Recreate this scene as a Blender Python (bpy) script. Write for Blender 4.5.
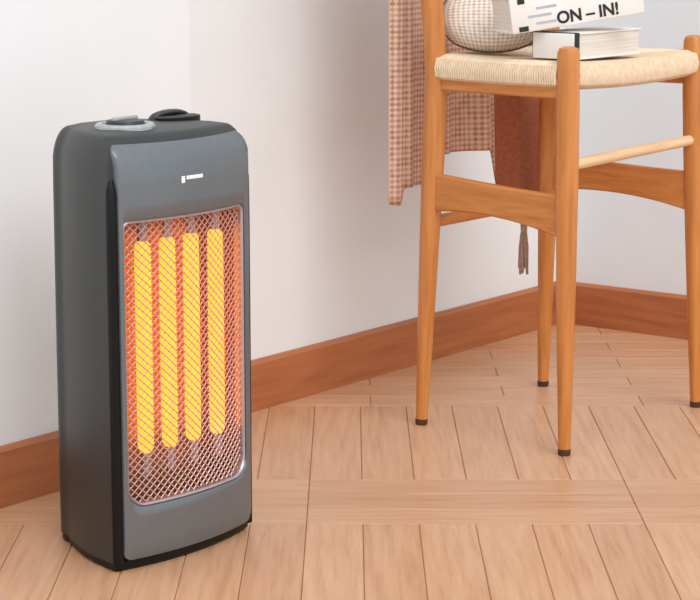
import bpy, bmesh, math, random
from mathutils import Vector, Matrix
random.seed(7)
for o in list(bpy.data.objects): bpy.data.objects.remove(o, do_unlink=True)
scene = bpy.context.scene
C = scene.collection

# ---------------------------------------------------------------- camera
cam_d = bpy.data.cameras.new('camera'); cam = bpy.data.objects.new('camera', cam_d); C.objects.link(cam)
cam_d.sensor_width = 36; cam_d.lens = 2123.2 / 700 * 36; cam_d.clip_end = 60
cam.location = (0, 0, .871); cam.rotation_euler = (math.pi / 2 - .1812, 0, 0)
scene.camera = cam
# ---------------------------------------------------------------- light
w = bpy.data.worlds.new('world'); scene.world = w; w.use_nodes = True
bg = w.node_tree.nodes['Background']; bg.inputs[0].default_value = (.94, .98, 1, 1); bg.inputs[1].default_value = 1.12
sd = bpy.data.lights.new('sun', 'SUN'); sun = bpy.data.objects.new('sun', sd); C.objects.link(sun)
sd.energy = 1.25; sd.angle = math.radians(35); sd.color = (1, .98, .955)
sun.rotation_euler = Vector((-.36, .66, -.70)).to_track_quat('-Z', 'Y').to_euler()
sun.location = (2, -2, 3)
scene.view_settings.view_transform = 'Standard'; scene.view_settings.look = 'None'
scene.view_settings.exposure = 0; scene.view_settings.gamma = 1; scene.view_settings.use_curve_mapping = False

# ---------------------------------------------------------------- helpers
def lin(c):
    return tuple(((v / 255) / 12.92 if v / 255 <= .04045 else ((v / 255 + .055) / 1.055) ** 2.4) for v in c) + (1,)

class NT:
    """small wrapper that wires nodes into a material"""
    def __init__(s, name, rough=.5, metal=0, spec=.5):
        s.m = bpy.data.materials.new(name); s.m.use_nodes = True
        s.t = s.m.node_tree; s.b = s.t.nodes['Principled BSDF']
        s.b.inputs['Roughness'].default_value = rough; s.b.inputs['Metallic'].default_value = metal
        s.b.inputs['Specular IOR Level'].default_value = spec
    def n(s, kind, **kw):
        k = s.t.nodes.new(kind)
        for a, v in kw.items():
            if a in k.inputs: k.inputs[a].default_value = v
            else: setattr(k, a, v)
        return k
    def l(s, a, b): s.t.links.new(a, b)
    def ramp(s, fac, stops):
        r = s.n('ShaderNodeValToRGB'); e = r.color_ramp.elements
        while len(e) < len(stops): e.new(.5)
        for q, (p, c) in zip(e, stops): q.position = p; q.color = c
        s.l(fac, r.inputs[0]); return r.outputs[0]
    def bump(s, h, strength, dist=.001):
        b = s.n('ShaderNodeBump', Strength=strength, Distance=dist); s.l(h, b.inputs['Height']); s.l(b.outputs[0], s.b.inputs['Normal'])

def noisy(name, c1, c2, scale=40, rough=.5, metal=0, spec=.5, bump=0, stretch=(1, 1, 1), detail=4):
    m = NT(name, rough, metal, spec)
    tc = m.n('ShaderNodeTexCoord'); mp = m.n('ShaderNodeMapping'); mp.inputs['Scale'].default_value = stretch
    m.l(tc.outputs['Object'], mp.inputs[0])
    nz = m.n('ShaderNodeTexNoise', Scale=scale, Detail=detail); m.l(mp.outputs[0], nz.inputs['Vector'])
    m.l(m.ramp(nz.outputs[0], [(.3, lin(c1)), (.7, lin(c2))]), m.b.inputs['Base Color'])
    if bump: m.bump(nz.outputs[0], bump)
    return m.m

def plank_mat():
    m = NT('oak_plank', .36, 0, .45)
    tc = m.n('ShaderNodeTexCoord'); oi = m.n('ShaderNodeObjectInfo')
    off = m.n('ShaderNodeVectorMath', operation='SCALE'); cx = m.n('ShaderNodeCombineXYZ')
    for k in range(3): m.l(oi.outputs['Random'], cx.inputs[k])
    m.l(cx.outputs[0], off.inputs[0]); off.inputs['Scale'].default_value = 37
    ad = m.n('ShaderNodeVectorMath', operation='ADD'); m.l(tc.outputs['Object'], ad.inputs[0]); m.l(off.outputs[0], ad.inputs[1])
    mp = m.n('ShaderNodeMapping'); mp.inputs['Scale'].default_value = (4, 60, 4); m.l(ad.outputs[0], mp.inputs[0])
    nz = m.n('ShaderNodeTexNoise', Scale=1.6, Detail=6, Roughness=.6); m.l(mp.outputs[0], nz.inputs['Vector'])
    grain = m.ramp(nz.outputs[0], [(.25, lin((190, 141, 106))), (.5, lin((208, 163, 128))), (.8, lin((221, 180, 147)))])
    tone = m.ramp(oi.outputs['Random'], [(0, lin((242, 232, 224))), (.5, lin((255, 252, 248))), (1, lin((248, 238, 234)))])
    mx = m.n('ShaderNodeMix', data_type='RGBA', blend_type='MULTIPLY'); mx.inputs['Factor'].default_value = 1
    m.l(grain, mx.inputs['A']); m.l(tone, mx.inputs['B']); m.l(mx.outputs['Result'], m.b.inputs['Base Color'])
    m.bump(nz.outputs[0], .08); return m.m

def wood(name, a, b, c, rough=.4, axis=2, rot=0):
    m = NT(name, rough, 0, .4)
    tc = m.n('ShaderNodeTexCoord'); mp = m.n('ShaderNodeMapping')
    sc = [70, 70, 70]; sc[axis] = 5; mp.inputs['Scale'].default_value = sc
    mr = m.n('ShaderNodeMapping'); mr.inputs['Rotation'].default_value = (0, 0, rot); m.l(tc.outputs['Object'], mr.inputs[0]); m.l(mr.outputs[0], mp.inputs[0])
    nz = m.n('ShaderNodeTexNoise', Scale=1.2, Detail=5, Distortion=.4); m.l(mp.outputs[0], nz.inputs['Vector'])
    m.l(m.ramp(nz.outputs[0], [(.25, lin(a)), (.5, lin(b)), (.8, lin(c))]), m.b.inputs['Base Color'])
    m.bump(nz.outputs[0], .06); return m.m

def knit_mat(name, a, b, scale):
    m = NT(name, .95, 0, .1)
    uv = m.n('ShaderNodeTexCoord'); mp = m.n('ShaderNodeMapping'); mp.inputs['Rotation'].default_value = (0, 0, math.pi / 4)
    m.l(uv.outputs['UV'], mp.inputs[0])
    ck = m.n('ShaderNodeTexChecker', Scale=scale); m.l(mp.outputs[0], ck.inputs['Vector'])
    nz = m.n('ShaderNodeTexNoise', Scale=55, Detail=3); m.l(uv.outputs['UV'], nz.inputs['Vector'])
    ad = m.n('ShaderNodeMath', operation='MULTIPLY_ADD'); ad.inputs[1].default_value = .55; m.l(ck.outputs['Fac'], ad.inputs[0]); m.l(nz.outputs[0], ad.inputs[2])
    m.l(m.ramp(ad.outputs[0], [(.35, lin(a)), (1.0, lin(b))]), m.b.inputs['Base Color'])
    m.bump(ck.outputs['Fac'], .5, .003); return m.m

def emit(name, col, strength):
    m = NT(name, .5); m.b.inputs['Base Color'].default_value = (.3, .1, .02, 1)
    tc = m.n('ShaderNodeTexCoord'); nz = m.n('ShaderNodeTexNoise', Scale=60); m.l(tc.outputs['Object'], nz.inputs['Vector'])
    m.l(m.ramp(nz.outputs[0], [(.3, tuple(c * .85 for c in col) + (1,)), (.7, col + (1,))]), m.b.inputs['Emission Color'])
    m.b.inputs['Emission Strength'].default_value = strength; return m.m

M = dict(
    wall=noisy('wall_paint', (235, 237, 239), (238, 240, 242), 6, .9, 0, .2, .02),
    wall_r=noisy('wall_paint_shade_tint', (232, 238, 243), (235, 241, 246), 6, .9, 0, .2, .02),  # wall paint tinted cooler: the right wall's weaker sunlight put into its colour
    skirt=wood('skirting_wood', (162, 96, 58), (176, 107, 66), (188, 119, 76), .45, 0, 2.2185),
    skirt_r=wood('skirting_wood_cross', (162, 96, 58), (176, 107, 66), (188, 119, 76), .45, 1, 2.2185),
    plank=plank_mat(),
    sub=noisy('subfloor', (150, 105, 80), (170, 122, 96), 8, .7),
    oak=wood('chair_wood', (186, 114, 54), (205, 132, 68), (220, 152, 90), .38, 2),
    oak_h=wood('chair_wood_cross', (186, 114, 54), (205, 132, 68), (220, 152, 90), .38, 1),
    oak_s=wood('chair_wood_side', (186, 114, 54), (205, 132, 68), (220, 152, 90), .38, 0),
    cap=noisy('foot_cap_brown', (70, 40, 24), (92, 54, 32), 80, .6),
    pale=wood('pale_sunlit_wood', (226, 184, 138), (236, 200, 156), (244, 214, 176), .4, 1),  # front stretcher: pale dowel with its sunlit highlight put into the colour
    cord=noisy('paper_cord', (232, 206, 174), (244, 226, 200), 90, .8, 0, .2, .1),
    dark=noisy('charcoal_plastic', (44, 48, 48), (49, 53, 53), 300, .42, 0, .5, .02),
    black=noisy('black_plastic', (9, 10, 10), (13, 14, 14), 200, .4, 0, .25),
    panel=noisy('grey_metallic_panel', (112, 118, 123), (120, 126, 131), 400, .32, .5, .5, .02),
    rim=noisy('rim_metal', (176, 160, 164), (190, 172, 174), 200, .35, .5),
    wire=noisy('grille_wire', (205, 172, 168), (220, 188, 182), 200, .4, .4),
    refl=noisy('copper_reflector', (222, 158, 108), (230, 172, 122), 60, .38, .6),
    glow=emit('glowing_element', (1, .30, .009), 2.75),
    chrome=noisy('silver_ring', (176, 178, 178), (190, 192, 192), 100, .3, .6),
    white=noisy('white_print', (246, 244, 244), (250, 248, 248), 100, .5),
    paper=noisy('white_cover', (236, 231, 226), (242, 238, 234), 30, .7),
    pages=noisy('paper_edges', (214, 204, 192), (238, 230, 220), 9, .9, stretch=(1, 1, 60)),
    ink=noisy('black_ink', (24, 26, 24), (34, 38, 36), 100, .6),
    ink_g=noisy('grey_ink', (176, 176, 186), (188, 188, 196), 100, .6),
    knit=knit_mat('pink_brown_knit', (180, 128, 104), (226, 196, 178), 150),
    knit_d=noisy('terracotta_shaded_weave', (158, 94, 70), (178, 112, 86), 160, .95, 0, .1, .3),  # brown of the cloth with the shade under the seat mixed in
    cush=knit_mat('cream_speckled_knit', (204, 178, 162), (250, 240, 230), 120),
    piping=noisy('brown_piping', (112, 86, 74), (150, 120, 104), 150, .9),
    yarn=noisy('grey_brown_yarn', (160, 132, 118), (190, 164, 150), 120, .95),
)

def finish(name, bm, mat, parent=None, smooth=True, kind=None, sharp=35):
    me = bpy.data.meshes.new(name)
    bmesh.ops.recalc_face_normals(bm, faces=bm.faces[:])
    bm.to_mesh(me); bm.free()
    me.materials.append(mat)
    if smooth:
        for p in me.polygons: p.use_smooth = True
        try: me.set_sharp_from_angle(angle=math.radians(sharp))
        except Exception: pass
    o = bpy.data.objects.new(name, me); C.objects.link(o)
    if parent: o.parent = parent
    if kind: o['kind'] = kind
    return o

def thing(name, label, cat, loc=(0, 0, 0), rz=0):
    o = bpy.data.objects.new(name, None); C.objects.link(o); o.empty_display_size = .05
    o.location = loc; o.rotation_euler = (0, 0, rz); o['label'] = label; o['category'] = cat
    return o

def prism(bm, pts, z0, z1):
    """vertical prism over a plan polygon"""
    a = [bm.verts.new((x, y, z0)) for x, y in pts]; b = [bm.verts.new((x, y, z1)) for x, y in pts]
    n = len(pts)
    for i in range(n): bm.faces.new((a[i], a[(i + 1) % n], b[(i + 1) % n], b[i]))
    bm.faces.new(a[::-1]); bm.faces.new(b)

def box(bm, c, s, bev=0, mat=None, seg=2):
    r = bmesh.ops.create_cube(bm, size=1)['verts']
    bmesh.ops.scale(bm, vec=s, verts=r)
    if bev:
        es = list({e for v in r for e in v.link_edges})
        q = bmesh.ops.bevel(bm, geom=es, offset=bev, segments=seg, profile=.5, affect='EDGES')
        r = list({v for f in q['faces'] for v in f.verts} | {v for v in r if v.is_valid})
    if mat is not None: bmesh.ops.transform(bm, matrix=mat, verts=r)
    bmesh.ops.translate(bm, vec=c, verts=r)
    return r

def loft(bm, rings, cap0=True, cap1=True, closed=True):
    vs = [[bm.verts.new(p) for p in r] for r in rings]
    n = len(rings[0])
    for a, b in zip(vs, vs[1:]):
        for i in range(n if closed else n - 1):
            j = (i + 1) % n
            bm.faces.new((a[i], a[j], b[j], b[i]))
    if cap0: bm.faces.new(vs[0][::-1])
    if cap1: bm.faces.new(vs[-1])
    return vs

def smooth_path(pts, rad, k=6):
    """Catmull-Rom resampling of a path and its radii"""
    P = [Vector(p) for p in pts]; out = []; ro = []
    for i in range(len(P) - 1):
        a, b, c, d = P[max(i - 1, 0)], P[i], P[i + 1], P[min(i + 2, len(P) - 1)]
        for q in range(k):
            t = q / k
            out.append(.5 * (2 * b + (c - a) * t + (2 * a - 5 * b + 4 * c - d) * t * t + (3 * b - a - 3 * c + d) * t ** 3)); ro.append(rad[i] + (rad[i + 1] - rad[i]) * t)
    return out + [P[-1]], ro + [rad[-1]]

def tube(bm, pts, rad, n=8, flat=1.0, caps=True):
    """swept tube; rad is a number or list, flat squashes the second cross axis"""
    pts = [Vector(p) for p in pts]
    if not hasattr(rad, '__len__'): rad = [rad] * len(pts)
    rings = []; up = None
    for i, p in enumerate(pts):
        d = (pts[min(i + 1, len(pts) - 1)] - pts[max(i - 1, 0)]).normalized()
        if up is None:
            up = Vector((0, 0, 1)) if abs(d.z) < .9 else Vector((1, 0, 0))
        x = d.cross(up).normalized(); y = x.cross(d).normalized(); up = y
        rings.append([p + x * (rad[i] * math.cos(t)) + y * (rad[i] * flat * math.sin(t)) for t in (2 * math.pi * k / n for k in range(n))])
    loft(bm, rings, caps, caps)

# ---------------------------------------------------------------- room shell
K = Vector((.4523, 4.50)); d1 = Vector((math.cos(-2.2185), math.sin(-2.2185))); d2 = Vector((-d1.y, d1.x))
JOG, TJ = .095, 1.30          # the nearer stretch of the left wall stands forward of the rest
def wp(t, q): v = K + d1 * t + d2 * q; return (v.x, v.y)
bm = bmesh.new()
prism(bm, [wp(-.12, 0), wp(TJ, 0), wp(TJ, JOG), wp(3.4, JOG), wp(3.4, -.12), wp(-.12, -.12)], -.02, 2.6)
o = finish('wall_left', bm, M['wall'], smooth=False); o['kind'] = 'structure'
bm = bmesh.new()
prism(bm, [wp(0, 0), wp(0, 3.0), wp(-.12, 3.0), wp(-.12, 0)], -.02, 2.6)
o = finish('wall_right', bm, M['wall_r'], smooth=False); o['kind'] = 'structure'
BH, BT = .0905, .014
def skirt_prof(path):
    """baseboard with a chamfered top edge swept along a plan polyline; offsets to the room side"""
    bm = bmesh.new(); rings = []
    for (t, q, ot, oq) in path:
        rings.append([wp(t, q) + (0,), wp(t + ot, q + oq) + (0,), wp(t + ot, q + oq) + (BH - .006,), wp(t + ot * .55, q + oq * .55) + (BH,), wp(t, q) + (BH,)])
    loft(bm, rings); return bm
o = finish('baseboard_left', skirt_prof([(0, 0, BT, BT), (TJ, 0, -BT * 0 + BT, BT), (TJ, JOG, -BT, BT), (3.4, JOG, 0, BT)][:1] + [(TJ - .0, 0, -BT, BT), (TJ, JOG, -BT, BT), (3.4, JOG, 0, BT)]), M['skirt'], smooth=False); o['kind'] = 'structure'
o = finish('baseboard_right', skirt_prof([(0, BT, BT, 0), (0, 3.0, BT, 0)]), M['skirt_r'], smooth=False); o['kind'] = 'structure'

# floor: sub-floor slab plus single planks laid in bands (lengthways, then three across)
bm = bmesh.new(); fx0, fx1, fy0 = -1.63, 1.45, 1.2
prism(bm, [(fx0, fy0), (fx1 + .9, fy0), (fx1 + .9, 5.2), (fx0, 5.2)], -.04, -.002)
floor = finish('floor', bm, M['sub'], smooth=False); floor['kind'] = 'structure'
PW, PT = .0815, .012
def plank_mesh(L, W):
    bm = bmesh.new()
    g = .0005; x, y = L / 2 - g, W / 2 - g; c = .0009
    loft(bm, [[(-x, -y, -PT), (x, -y, -PT), (x, y, -PT), (-x, y, -PT)], [(-x, -y, -c), (x, -y, -c), (x, y, -c), (-x, y, -c)],
              [(-x + c, -y + c, 0), (x - c, -y + c, 0), (x - c, y - c, 0), (-x + c, y - c, 0)]])
    me = bpy.data.meshes.new('plank'); bmesh.ops.recalc_face_normals(bm, faces=bm.faces[:]); bm.to_mesh(me); bm.free(); me.materials.append(M['plank']); return me
def in_room(x, y, m):
    v = Vector((x, y)) - K
    return v.dot(d2) > m and v.dot(d1) > m
def lay(me, x, y, rz, L):
    if not in_room(x, y, -L * .45): return
    p = bpy.data.objects.new('plank', me); C.objects.link(p); p.parent = floor
    p.location = (x, y, 0); p.rotation_euler = (0, 0, rz + (math.pi if random.random() < .5 else 0))
x_grid = -.063
def band_long(y0, y1):
    me = plank_mesh(y1 - y0, PW)
    for k in range(-16, 20): lay(me, x_grid + PW * (k + .5), (y0 + y1) / 2, math.pi / 2, y1 - y0)
def band_cross(y0, n, off=0):
    L = PW * 6; me = plank_mesh(L, PW)
    for r in range(n):
        for k in range(-3, 4): lay(me, x_grid + L * (k + .5) + off + (r % 2) * L * .5 * (n > 3), y0 + PW * (r + .5), 0, L)
band_long(2.2305 - .485, 2.2305); band_cross(2.2305, 3); band_long(2.475, 2.96); band_cross(2.96, 3)
band_long(3.2045, 3.7045); band_cross(3.7045, 10, .1)

# ---------------------------------------------------------------- heater
HW, HD, SAG = .135, .205, .021
heater = thing('tower_heater', 'charcoal grey tower heater with four glowing yellow elements behind a diamond grille', 'heater',
               (-.2910, 2.880, 0), math.radians(51))
def yf(s): return -HD / 2 + SAG * (s / HW) ** 2
def bend(z, z1=.540, r=.042):
    if z <= z1: return 0
    q = min(z - z1, r * .999); return r - math.sqrt(r * r - q * q)
def side_pts(sgn):
    """side and rounded back quarter, from front corner to the back centre"""
    hb = .060; pts = []
    for i in range(1, 9):
        t = i / 8; pts.append((HW + (hb + .018 - HW) * t + .010 * math.sin(math.pi * t), yf(HW) + (HD / 2 - .03 - yf(HW)) * t))
    x0, y0 = pts[-1]
    for i in range(1, 7):
        a = math.pi / 2 * i / 6; pts.append((x0 - .03 + .03 * math.cos(a), y0 + .03 * math.sin(a)))
    return [(sgn * x, y) for x, y in pts]
R, Lp = side_pts(1), side_pts(-1)[::-1]
REC = .050
inner = [(-HW + .011, yf(HW) - .001), (-HW + .012, yf(HW) + REC)] + [(-HW + .012 + (2 * HW - .024) * i / 8, yf(HW) + REC) for i in range(1, 8)] + [(HW - .012, yf(HW) + REC), (HW - .011, yf(HW) - .001)]
house = [(-HW, yf(HW))] + inner + [(HW, yf(HW))] + R + Lp
bm = bmesh.new(); loft(bm, [[(x * k, y * k, z) for x, y in house] for z, k in ((.012, 1), (.10, 1), (.3, .998), (.50, .99))])
finish('housing', bm, M['dark'], heater)
# top cover: full outline rolling over into a shallow dome
front = [(-HW + 2 * HW * i / 24, yf(-HW + 2 * HW * i / 24) + .002) for i in range(25)]
full = front + R + Lp
def cover_ring(t):
    out = []
    for x, y in full:
        k = 1 - .19 * (1 - math.cos(t))
        out.append((x * .99 * k, (y - .0) * .99 * (1 - .22 * (1 - math.cos(t))), .500 + .031 * (t > 0) + .053 * math.sin(t)))
    return out
bm = bmesh.new()
rings = [[(x * .99, y * .99, .497) for x, y in full]] + [cover_ring(t * math.pi / 2 / 8) for t in range(9)]
last = rings[-1]
for k, dz in ((.85, .003), (.5, .005), (.15, .006)): rings.append([(x * k, y * k, z + dz) for x, y, z in last])
loft(bm, rings); cover = finish('top_cover', bm, M['dark'], heater, sharp=50)
# black plinth
bm = bmesh.new()
loft(bm, [[(x * .955, y * .955, 0) for x, y in full], [(x * .985, y * .985, .004) for x, y in full], [(x * .985, y * .985, .014) for x, y in full]])
finish('base', bm, M['black'], heater)
# black corner strips between side and front
for s in (-1, 1):
    bm = bmesh.new()
    tube(bm, [(s * (HW - .006), yf(HW) + .001, z) for z in (.012, .15, .3, .45, .510)] + [(s * (HW - .0075), yf(HW) + .004, .528)], [.0075, .0075, .0075, .0075, .007, .004], 10)
    finish('corner_strip', bm, M['black'], heater)
# front panel with rounded opening
def rrect(x0, x1, z0, z1, rs, n=10, nx=14, nz=24):
    """rounded rectangle with a fixed point count; rs = radii for bl, br, tr, tl"""
    pts = []
    cs = [(x0 + rs[0], z0 + rs[0], math.pi, rs[0]), (x1 - rs[1], z0 + rs[1], 1.5 * math.pi, rs[1]), (x1 - rs[2], z1 - rs[2], 0, rs[2]), (x0 + rs[3], z1 - rs[3], .5 * math.pi, rs[3])]
    for q, (cx, cz, a0, r) in enumerate(cs):
        arc = [(cx + r * math.cos(a0 + math.pi / 2 * i / n), cz + r * math.sin(a0 + math.pi / 2 * i / n)) for i in range(n + 1)]
        pts += arc
        nx_c = cs[(q + 1) % 4]; e = (nx_c[0] + nx_c[3] * math.cos(nx_c[2]), nx_c[1] + nx_c[3] * math.sin(nx_c[2]))
        k = nx if q % 2 == 0 else nz
        for i in range(1, k): pts.append((arc[-1][0] + (e[0] - arc[-1][0]) * i / k, arc[-1][1] + (e[1] - arc[-1][1]) * i / k))
    return pts
def fp(s, z, off): return (s, yf(s) - off + bend(z), z)
OX0, OX1, OZ0, OZ1 = -.119, .116, .086, .474
outer = rrect(-HW + .010, HW - .004,   .016, .575, (.012, .012, .020, .014))
hole = rrect(OX0, OX1, OZ0, OZ1, (.030, .030, .010, .010))
def mixr(a, b, t): return [(p[0] + (q[0] - p[0]) * t, p[1] + (q[1] - p[1]) * t) for p, q in zip(a, b)]
bm = bmesh.new()
rg = [[fp(s, z, -.004) for s, z in outer], [fp(s, z, .003) for s, z in outer]]
rg += [[fp(s, z, .005) for s, z in mixr(outer, hole, t)] for t in (.08, .3, .55, .8, .96)]
rg += [[fp(s, z, .003) for s, z in hole], [fp(s, z, -.008) for s, z in hole]]
loft(bm, rg, False, False); finish('front_panel', bm, M['panel'], heater, sharp=40)
# pale rim round the grille
h2 = rrect(OX0 + .0045, OX1 - .0045, OZ0 + .0045, OZ1 - .0045, (.026, .026, .008, .008))
bm = bmesh.new()
loft(bm, [[fp(s, z, .001) for s, z in hole], [fp(s, z, .004) for s, z in mixr(hole, h2, .5)], [fp(s, z, .001) for s, z in h2], [fp(s, z, -.012) for s, z in h2]], False, False)
finish('grille_frame', bm, M['rim'], heater)
# diamond grille of thin wires bent to the bow of the front
bm = bmesh.new(); CX, CZ = .0120, .0108
def inside(s, z):
    if not (OX0 + .003 < s < OX1 - .003 and OZ0 + .003 < z < OZ1 - .003): return False
    r = .026
    for cx in (OX0 + r, OX1 - r):
        if z < OZ0 + r and (s < cx if cx < 0 else s > cx) and math.hypot(s - cx, z - OZ0 - r) > r - .002: return False
    return True
slope = CZ / CX; GW, GH = OX1 - OX0, OZ1 - OZ0
for sg in (1, -1):
    c = OZ0 - slope * GW - CZ
    while c < OZ1 + slope * GW:
        run = []
        for i in range(0, 61):
            s = OX0 + GW * i / 60; z = c + sg * slope * (s if sg < 0 else s - 0)
            if inside(s, z): run.append(fp(s, z, -.004 - .0004 * sg))
        if len(run) > 1:
            pts = run[::3] + ([run[-1]] if (len(run) - 1) % 3 else [])
            if len(pts) > 1: tube(bm, pts,   .00112, 4, .8)
        c += CZ
finish('grille', bm, M['wire'], heater, kind='stuff')
# reflector and glowing elements
bm = bmesh.new()
prof = [(-HW + .0145, yf(HW) + .004 + .038 * i / 5) for i in range(5)] + [(q, yf(HW) + REC - .003 - .005 * abs(q / HW) ** 4) for q in [(-HW + .0145) + (2 * HW - .029) * i / 16 for i in range(17)]] + [(HW - .0145, yf(HW) + .004 + .038 * i / 5) for i in range(4, -1, -1)]
loft(bm, [[(x, y, z) for x, y in prof] for z in (.05, .2, .35, .492)], False, False, False)
bmesh.ops.solidify(bm, geom=bm.faces[:], thickness=.002)
finish('reflector', bm, M['refl'], heater)
for s in (-.058, -.011, .036, .085):
    bm = bmesh.new(); pts = [(s, yf(HW) + .016, z) for z in (.148, .156, .2, .3, .4, .434, .440)]
    tube(bm, pts, [.006, .0108, .0112, .0112, .0112, .0108, .006], 14)
    t = finish('heating_element', bm, M['glow'], heater)
    for z0, z1 in ((.118, .150), (.438, .474)):
        bm = bmesh.new(); tube(bm, [(s, yf(HW) + .016, z0), (s, yf(HW) + .016, z1)], .007, 10)
        finish('element_holder', bm, M['rim'], t)
# small white mark on the panel
bm = bmesh.new()
def decal(s0, s1, z0, z1):
    a = [fp(s, z, .0056) for s, z in ((s0, z0), (s1, z0), (s1, z1), (s0, z1))]; b = [(x, y + .002, z) for x, y, z in a]
    loft(bm, [b, a])
decal(-.024, -.018, .5165, .5255)
for i in range(5): decal(-.015 + i * .0064, -.0092 + i * .0064, .5205, .5255)
finish('logo_mark', bm, M['white'], heater, smooth=False)
# top controls
def disc(name, c, prof, mat, parent, n=32, tilt=0):
    bm = bmesh.new()
    loft(bm, [[(c[0] + r * math.cos(2 * math.pi * k / n), c[1] + r * math.sin(2 * math.pi * k / n), c[2] + z + tilt * r * math.sin(2 * math.pi * k / n)) for k in range(n)] for r, z in prof])
    return finish(name, bm, mat, parent)
DC = (-.046, -.026, .586)
disc('dial_bezel', DC, [(.041, -.010), (.041, .004), (.038, .007), (.032, .007), (.030, .004), (.030, 0)], M['chrome'], heater)
dial = disc('dial', DC, [(.026, .000), (.026, .008), (.024, .011), (.010, .012), (.001, .012)], M['dark'], heater)
bm = bmesh.new(); box(bm, (DC[0], DC[1], DC[2] + .0130), (.044, .006, .006), .0015); finish('dial_pointer', bm, M['chrome'], dial)
bm = bmesh.new()
tube(bm, *smooth_path([(0.034, .006, 0.5845), (0.040, .004, 0.5930), (0.056, .002, 0.5965), (0.078, .002, 0.5965), (0.098, .004, 0.5915), (0.106, .006, 0.5805)], [.008, .009, .010, .010, .009, .008]), 12, .5)
finish('handle', bm, M['dark'], heater)
bm = bmesh.new()
loft(bm, [[(.068 + a * math.cos(t), -.014 + b * math.sin(t), .588 + dz) for t in (2 * math.pi * k / 24 for k in range(24))] for a, b, dz in ((.040, .020, -.014), (.040, .020, .005), (.034, .015, .0065))])
finish('handle_recess', bm, M['black'], heater)

# ---------------------------------------------------------------- chair
CL, CY = (.3623, 3.620, 0), -.6648
chair = thing('counter_chair', 'tall orange-brown wooden chair with a cream woven cord seat', 'chair', CL, CY)
HDp, WF, WB, SP, ZS = .2753 / 2, .4038, .3522, .0159, .5987
def leg(a, b, z):
    t = max((ZS - z) / ZS, 0); return Vector((a + math.copysign(SP * t, a), b + math.copysign(SP * t, b), z))
LA, LB, LC, LD = (-HDp, -WB / 2), (HDp, -WF / 2), (-HDp, WB / 2), (HDp, WF / 2)
def foot(par, a, b):
    bm = bmesh.new(); tube(bm, [leg(a, b, z) for z in (0, .002, .010, .011)], [.0095, .0105, .0108, .0090], 14)
    finish('foot_cap', bm, M['cap'], par)
for a, b in (LB, LD):
    bm = bmesh.new(); zs = (0, .03, .15, .3, .45, .56, .62, .650, .657, .660)
    tube(bm, [leg(a, b, z) for z in zs], [.0095, .0105, .0135, .0165, .0185, .019, .0185, .018, .0155, .009], 14); foot(finish('front_leg', bm, M['oak'], chair), a, b)
for a, b in (LA, LC):
    bm = bmesh.new(); zs = (0, .03, .15, .3, .45, .6, .75, .9, .962, .968)
    tube(bm, [leg(a, b, z) + Vector((-max(z - .62, 0) * .10, 0, 0)) for z in zs], [.0095, .0105, .0135, .0165, .019, .0195, .0185, .017, .015, .010], 14); foot(finish('back_leg', bm, M['oak'], chair), a, b)
def board(p0, p1, h0, h1, th, arch, n=12, drop=0):
    """upright board between two posts, bottom edge arched"""
    bm = bmesh.new(); p0, p1 = Vector(p0), Vector(p1); d = (p1 - p0).normalized(); nrm = Vector((-d.y, d.x, 0)).normalized() * th / 2
    rings = []
    for i in range(n + 1):
        t = i / n; c = p0 + (p1 - p0) * t; e = 4 * t * (1 - t)
        lo, hi = h0 + arch * e - drop * t * 1.3, h1 - arch * .12 * e - drop * t
        rings.append([c + nrm + Vector((0, 0, lo + .003)), c + nrm * .6 + Vector((0, 0, lo)), c - nrm * .6 + Vector((0, 0, lo)), c - nrm + Vector((0, 0, lo + .003)),
                      c - nrm + Vector((0, 0, hi - .003)), c - nrm * .6 + Vector((0, 0, hi)), c + nrm * .6 + Vector((0, 0, hi)), c + nrm + Vector((0, 0, hi - .003))])
    loft(bm, rings); return bm
def at0(l, z): v = leg(*l, z); return (v.x, v.y, 0)
for l0, l1 in ((LA, LB), (LC, LD)):
    finish('side_rail', board(at0(l0, .4), at0(l1, .4), .371, .437, .018, .014, drop=.015), M['oak_s'], chair)
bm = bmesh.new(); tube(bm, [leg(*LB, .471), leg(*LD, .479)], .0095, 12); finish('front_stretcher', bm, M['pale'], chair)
bm = bmesh.new(); tube(bm, [leg(*LA, .352), leg(*LC, .352)], .009, 12, 1.2); finish('back_stretcher', bm, M['oak_h'], chair)
for l0, l1, m in ((LA, LB, 'oak_s'), (LC, LD, 'oak_s'), (LB, LD, 'oak_h'), (LA, LC, 'oak_h')):
    finish('seat_rail', board(at0(l0, .6), at0(l1, .6), .592 if l0 == LB else .576, .608, .016, 0), M[m], chair)
# woven seat: one cord after another from each rail in to the diagonals
bm = bmesh.new(); pit = .0049; TOP = .634
corners = {'f': (LB, LD), 'b': (LA, LC), 'n': (LA, LB), 's': (LC, LD)}
cen = Vector((0, 0))
for l0, l1 in corners.values():
    p0, p1 = Vector(l0), Vector(l1); L = (p1 - p0).length; d = (p1 - p0) / L
    nr = Vector((d.y, -d.x));
    if nr.dot((p0 + p1) / 2) < 0: nr = -nr
    n = int((L - .024) / pit)
    for i in range(n + 1):
        t = (.012 + pit * i) / L; c = p0 + d * (t * L)
        u = min(t, 1 - t) * 2; inner_p = c + (cen - (p0 + p1) / 2) * u       # meets the diagonal
        P = lambda q, o, z: (q.x + nr.x * o, q.y + nr.y * o, z)
        sag = -.006 * math.sin(math.pi * t) if l0 == LB and l1 == LD else -.002 * math.sin(math.pi * t)
        pts = [P(c, -.020, .600), P(c, .002, .594 + sag), P(c, .014, .601 + sag), P(c, .0165, .615 + sag), P(c, .012, .629 + sag), P(c, -.002, TOP + sag), P(c, -.016, TOP - .001 + sag)]
        e = (inner_p.x, inner_p.y, TOP - .001 - .009 * u)
        if u > .14: pts.append(e)
        tube(bm, pts, .0027, 5)
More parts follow.
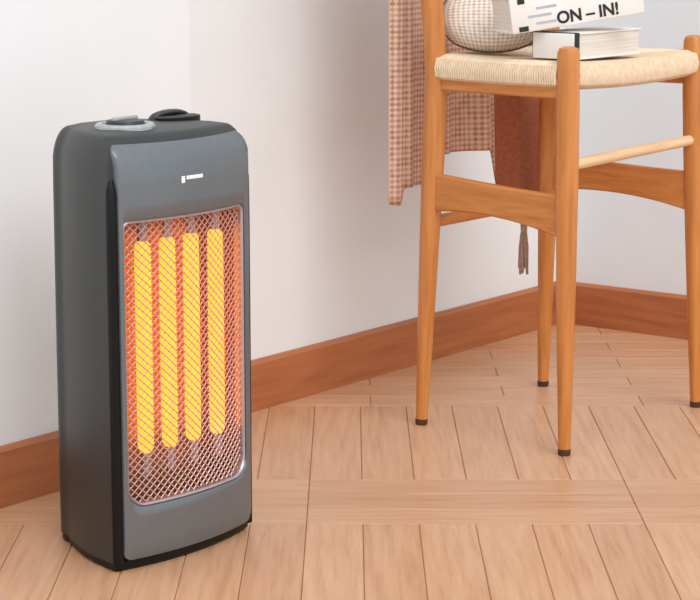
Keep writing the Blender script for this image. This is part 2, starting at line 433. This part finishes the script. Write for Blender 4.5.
box(bm, (0, 0, .610), (.262, .35, .018))
finish('woven_seat', bm, M['cord'], chair, kind='stuff')
# backrest: top rail (wider than the posts) and a middle slat
def rail(z0, z1, ext, th, name, back=.016):
    bm = bmesh.new(); rings = []
    for i in range(17):
        t = -1 + i / 8; b = t * (WB / 2 + ext); a = -HDp - (z0 - .62) * .10 - back - .030 * (1 - t * t) * .6; r = th / 2
        hh = 1 - .12 * t * t
        rings.append([(a + r, b, z0), (a + r, b, z0 + (z1 - z0) * hh), (a, b, z0 + (z1 - z0) * hh + .006), (a - r, b, z0 + (z1 - z0) * hh), (a - r, b, z0), (a, b, z0 - .004)])
    loft(bm, rings); finish(name, bm, M['oak_h'], chair)
rail(.965, 1.03, .13, .020, 'top_rail', -.006); rail(.80, .845, -.004, .014, 'back_slat')

# ---------------------------------------------------------------- throw over the chair back
throw = thing('knit_throw', 'pinkish brown knitted throw hanging over the back of the chair', 'throw', CL, CY)
bm = bmesh.new(); uvl = bm.loops.layers.uv.new('UVMap')
B0, B1, NB, NZ = -.186, .266, 96, 46
def hem(b):
    pts = [(-.186, .375), (-.166, .372), (-.156, .402), (-.085, .400), (-.055, .452), (.093, .450), (.108, .370), (.18, .36), (.205, .330), (.235, .325), (.266, .36)]
    for (x0, z0), (x1, z1) in zip(pts, pts[1:]):
        if b <= x1: return z0 + (z1 - z0) * (b - x0) / (x1 - x0)
    return pts[-1][1]
def fold(b, z):
    k = max(0, min(1, (1.0 - z) / .25))
    return k * (.011 * math.sin(b * 62 - 1.53) + .003 * math.sin(b * 121 + .4 + z * 2)) - .012 * k * math.exp(-((b + .157) / .010) ** 2)
def thr(b, q):
    h = hem(b); back_len = 1.045 - h
    if q < .82:
        z = h + back_len * q / .82; a = -HDp - .085 + fold(b, z) - .02 * min(1, max(0, z - .75) / .25)
        a += .028 * max(0, min(1, (b + .06) / .1)) * (1 - (z - .3) / .75)
        return (a, b, z)
    t = (q - .82) / .18
    if t < .4:
        an = math.pi * t / .4; return (-HDp - .0505 - .0545 * math.cos(an), b, 1.045 + .016 * math.sin(an))
    return (-HDp + .004 + .004 * math.sin(b * 50), b, 1.045 - (t - .4) / .6 * .16)
grid = [[bm.verts.new(thr(B0 + (B1 - B0) * i / NB, j / NZ)) for j in range(NZ + 1)] for i in range(NB + 1)]
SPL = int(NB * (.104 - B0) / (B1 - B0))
for i in range(SPL):
    for j in range(NZ):
        f = bm.faces.new((grid[i][j], grid[i + 1][j], grid[i + 1][j + 1], grid[i][j + 1]))
        for lp, (ii, jj) in zip(f.loops, ((i, j), (i + 1, j), (i + 1, j + 1), (i, j + 1))):
            lp[uvl].uv = (.462 * ii / NB, grid[ii][jj].co.z)
for i in range(SPL + 1, NB + 1):
    for v in grid[i]: bm.verts.remove(v)
o = finish('knit_cloth', bm, M['knit'], throw)
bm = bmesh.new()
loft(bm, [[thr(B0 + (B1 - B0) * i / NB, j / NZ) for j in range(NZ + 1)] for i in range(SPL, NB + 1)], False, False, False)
o2 = finish('plain_shaded_panel', bm, M['knit_d'], throw); o2['label'] = 'plain terracotta brown end of the throw with under-seat shade in its colour'
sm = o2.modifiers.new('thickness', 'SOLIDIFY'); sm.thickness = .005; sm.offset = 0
sm = o.modifiers.new('thickness', 'SOLIDIFY'); sm.thickness = .005; sm.offset = 0
# tassel hanging from the low corner
bm = bmesh.new(); tb = .200; ta = thr(tb, 0)[0]
tube(bm, [(ta, tb, .350), (ta, tb, .306), (ta, tb, .282)], [.003, .007, .006], 8)
for k in range(9):
    a = 2 * math.pi * k / 9; r = .007
    tube(bm, [(ta + .003 * math.cos(a), tb + .003 * math.sin(a), .290), (ta + r * math.cos(a), tb + r * math.sin(a), .255), (ta + r * 1.1 * math.cos(a + .3), tb + r * 1.1 * math.sin(a + .3), .205 + .006 * (k % 3))], .0026, 5)
finish('tassel', bm, M['yarn'], throw)

# ---------------------------------------------------------------- cushion on the seat
cushion = thing('cushion', 'round-cornered cream speckled cushion with brown piping on the chair seat', 'cushion', CL, CY)
bm = bmesh.new(); uvl = bm.loops.layers.uv.new('UVMap')
PWc, PHc, PTc = .088, .058, .036
T = Matrix.Translation((-.090, -.082, TOP + .0015 + PHc)) @ Matrix.Rotation(math.radians(-56), 4, 'Z') @ Matrix.Rotation(math.radians(-14), 4, 'Y')
def pil(u, v, sgn):
    k = (1 - abs(u) ** 3) * (1 - abs(v) ** 3); th = PTc * max(k, 0) ** .42
    pu, pv = u * math.sqrt(1 - .46 * v * v), v * math.sqrt(1 - .46 * u * u)
    return T @ Vector((sgn * th, pu * PWc, pv * PHc))
N = 28; vs = {}
for sg in (1, -1):
    for i in range(N + 1):
        for j in range(N + 1):
            ed = i in (0, N) or j in (0, N)
            if ed and sg < 0: vs[sg, i, j] = vs[1, i, j]; continue
            vs[sg, i, j] = bm.verts.new(pil(-1 + 2 * i / N, -1 + 2 * j / N, sg))
    for i in range(N):
        for j in range(N):
            q = ((i, j), (i + 1, j), (i + 1, j + 1), (i, j + 1)); f = bm.faces.new([vs[(sg,) + t] for t in q])
            for lp, (a, b) in zip(f.loops, q): lp[uvl].uv = (a / N * .24, b / N * .24)
finish('cushion_cover', bm, M['cush'], cushion, sharp=80)
bm = bmesh.new(); ring = []
for k in range(N): ring.append(pil(-1 + 2 * k / N, -1, 1))
for k in range(N): ring.append(pil(1, -1 + 2 * k / N, 1))
for k in range(N): ring.append(pil(1 - 2 * k / N, 1, 1))
for k in range(N + 1): ring.append(pil(-1, 1 - 2 * k / N, 1))
tube(bm, ring, .0025, 6); finish('piping', bm, M['piping'], cushion)

# ---------------------------------------------------------------- books on the seat
def text_part(name, s, size, mat, parent, mtx):
    cu = bpy.data.curves.new(name, 'FONT'); cu.body = s; cu.size = size; cu.extrude = .0004; cu.offset = size * .03
    tmp = bpy.data.objects.new('tmp_text', cu); C.objects.link(tmp)
    dg = bpy.context.evaluated_depsgraph_get(); dg.update()
    me = bpy.data.meshes.new_from_object(tmp.evaluated_get(dg)); bpy.data.objects.remove(tmp, do_unlink=True)
    me.name = name; me.materials.clear(); me.materials.append(mat); me.transform(mtx)
    o = bpy.data.objects.new(name, me); C.objects.link(o); o.parent = parent; return o
FACE = Matrix.Rotation(math.pi / 2, 4, 'X')      # text standing upright in the xz plane, read from -y

# lower book: local x runs along its length, -y is the side facing the front edge of the seat
BZ = TOP + .002
lx, ly, lh = .205, .082, .043
# long side runs along chair +y (front edge); its outward side is chair +x
fwv = Vector((math.cos(CY), math.sin(CY))); lfv = Vector((-fwv.y, fwv.x))
c2 = Vector(CL[:2]) + fwv * (.128 - ly / 2) + lfv * (-.166 + lx / 2)
low = thing('book', 'thick white book with a black spine band lying flat on the woven seat', 'book', (c2.x, c2.y, BZ), CY + math.pi / 2)
bm = bmesh.new(); box(bm, (0, 0, lh / 2), (lx - .008, ly - .006, lh - .006)); finish('pages', bm, M['pages'], low, smooth=False)
for z in (.0015, lh - .0015):
    bm = bmesh.new(); box(bm, (0, 0, z), (lx, ly, .003), .0008); finish('cover', bm, M['paper'], low)
bm = bmesh.new(); box(bm, (-lx / 2 + .0055, 0, lh / 2), (.012, ly + .002, lh + .001), .002); finish('spine_band', bm, M['ink'], low)
bm = bmesh.new(); box(bm, (-lx / 2 - .0012, 0, lh / 2), (.003, ly - .004, lh - .002), .0008); finish('spine', bm, M['paper'], low)
# upper book, tipped up over the lower one and leaning on the cushion
up = thing('book', 'tilted white book printed with bold black letters on top of the other book', 'book', (.357, 3.500, .6920), 0)
up.rotation_euler = (0, -math.radians(8.2), math.radians(14))
ux, uy, uh = .226, .105, .060
bm = bmesh.new(); box(bm, (0, .004, uh / 2), (ux - .008, uy - .010, uh - .006)); finish('pages', bm, M['pages'], up, smooth=False)
for z in (.002, uh - .002):
    bm = bmesh.new(); box(bm, (0, 0, z), (ux, uy, .004), .001); finish('cover', bm, M['paper'], up)
bm = bmesh.new(); box(bm, (0, -uy / 2 + .0015, uh / 2), (ux, .005, uh - .002), .001); finish('spine', bm, M['paper'], up)
yy = -uy / 2 - .0012
text_part('lettering', 'ON \u2013 IN!', .027, M['ink'], up, Matrix.Translation((-.037, yy, .006)) @ FACE)
for x0, x1, z in ((-.085, -.045, .024), (-.070, -.035, .036), (-.072, -.038, .012)):
    bm = bmesh.new(); box(bm, ((x0 + x1) / 2, yy, z), (x1 - x0, .0008, .004)); finish('small_print', bm, M['ink_g'], up, smooth=False)
for x0, x1, z in ((-.102, -.086, .006), (-.100, -.088, .050)):
    bm = bmesh.new(); box(bm, ((x0 + x1) / 2, yy, z), (x1 - x0, .0008, .008)); finish('dark_print', bm, M['ink'], up, smooth=False)
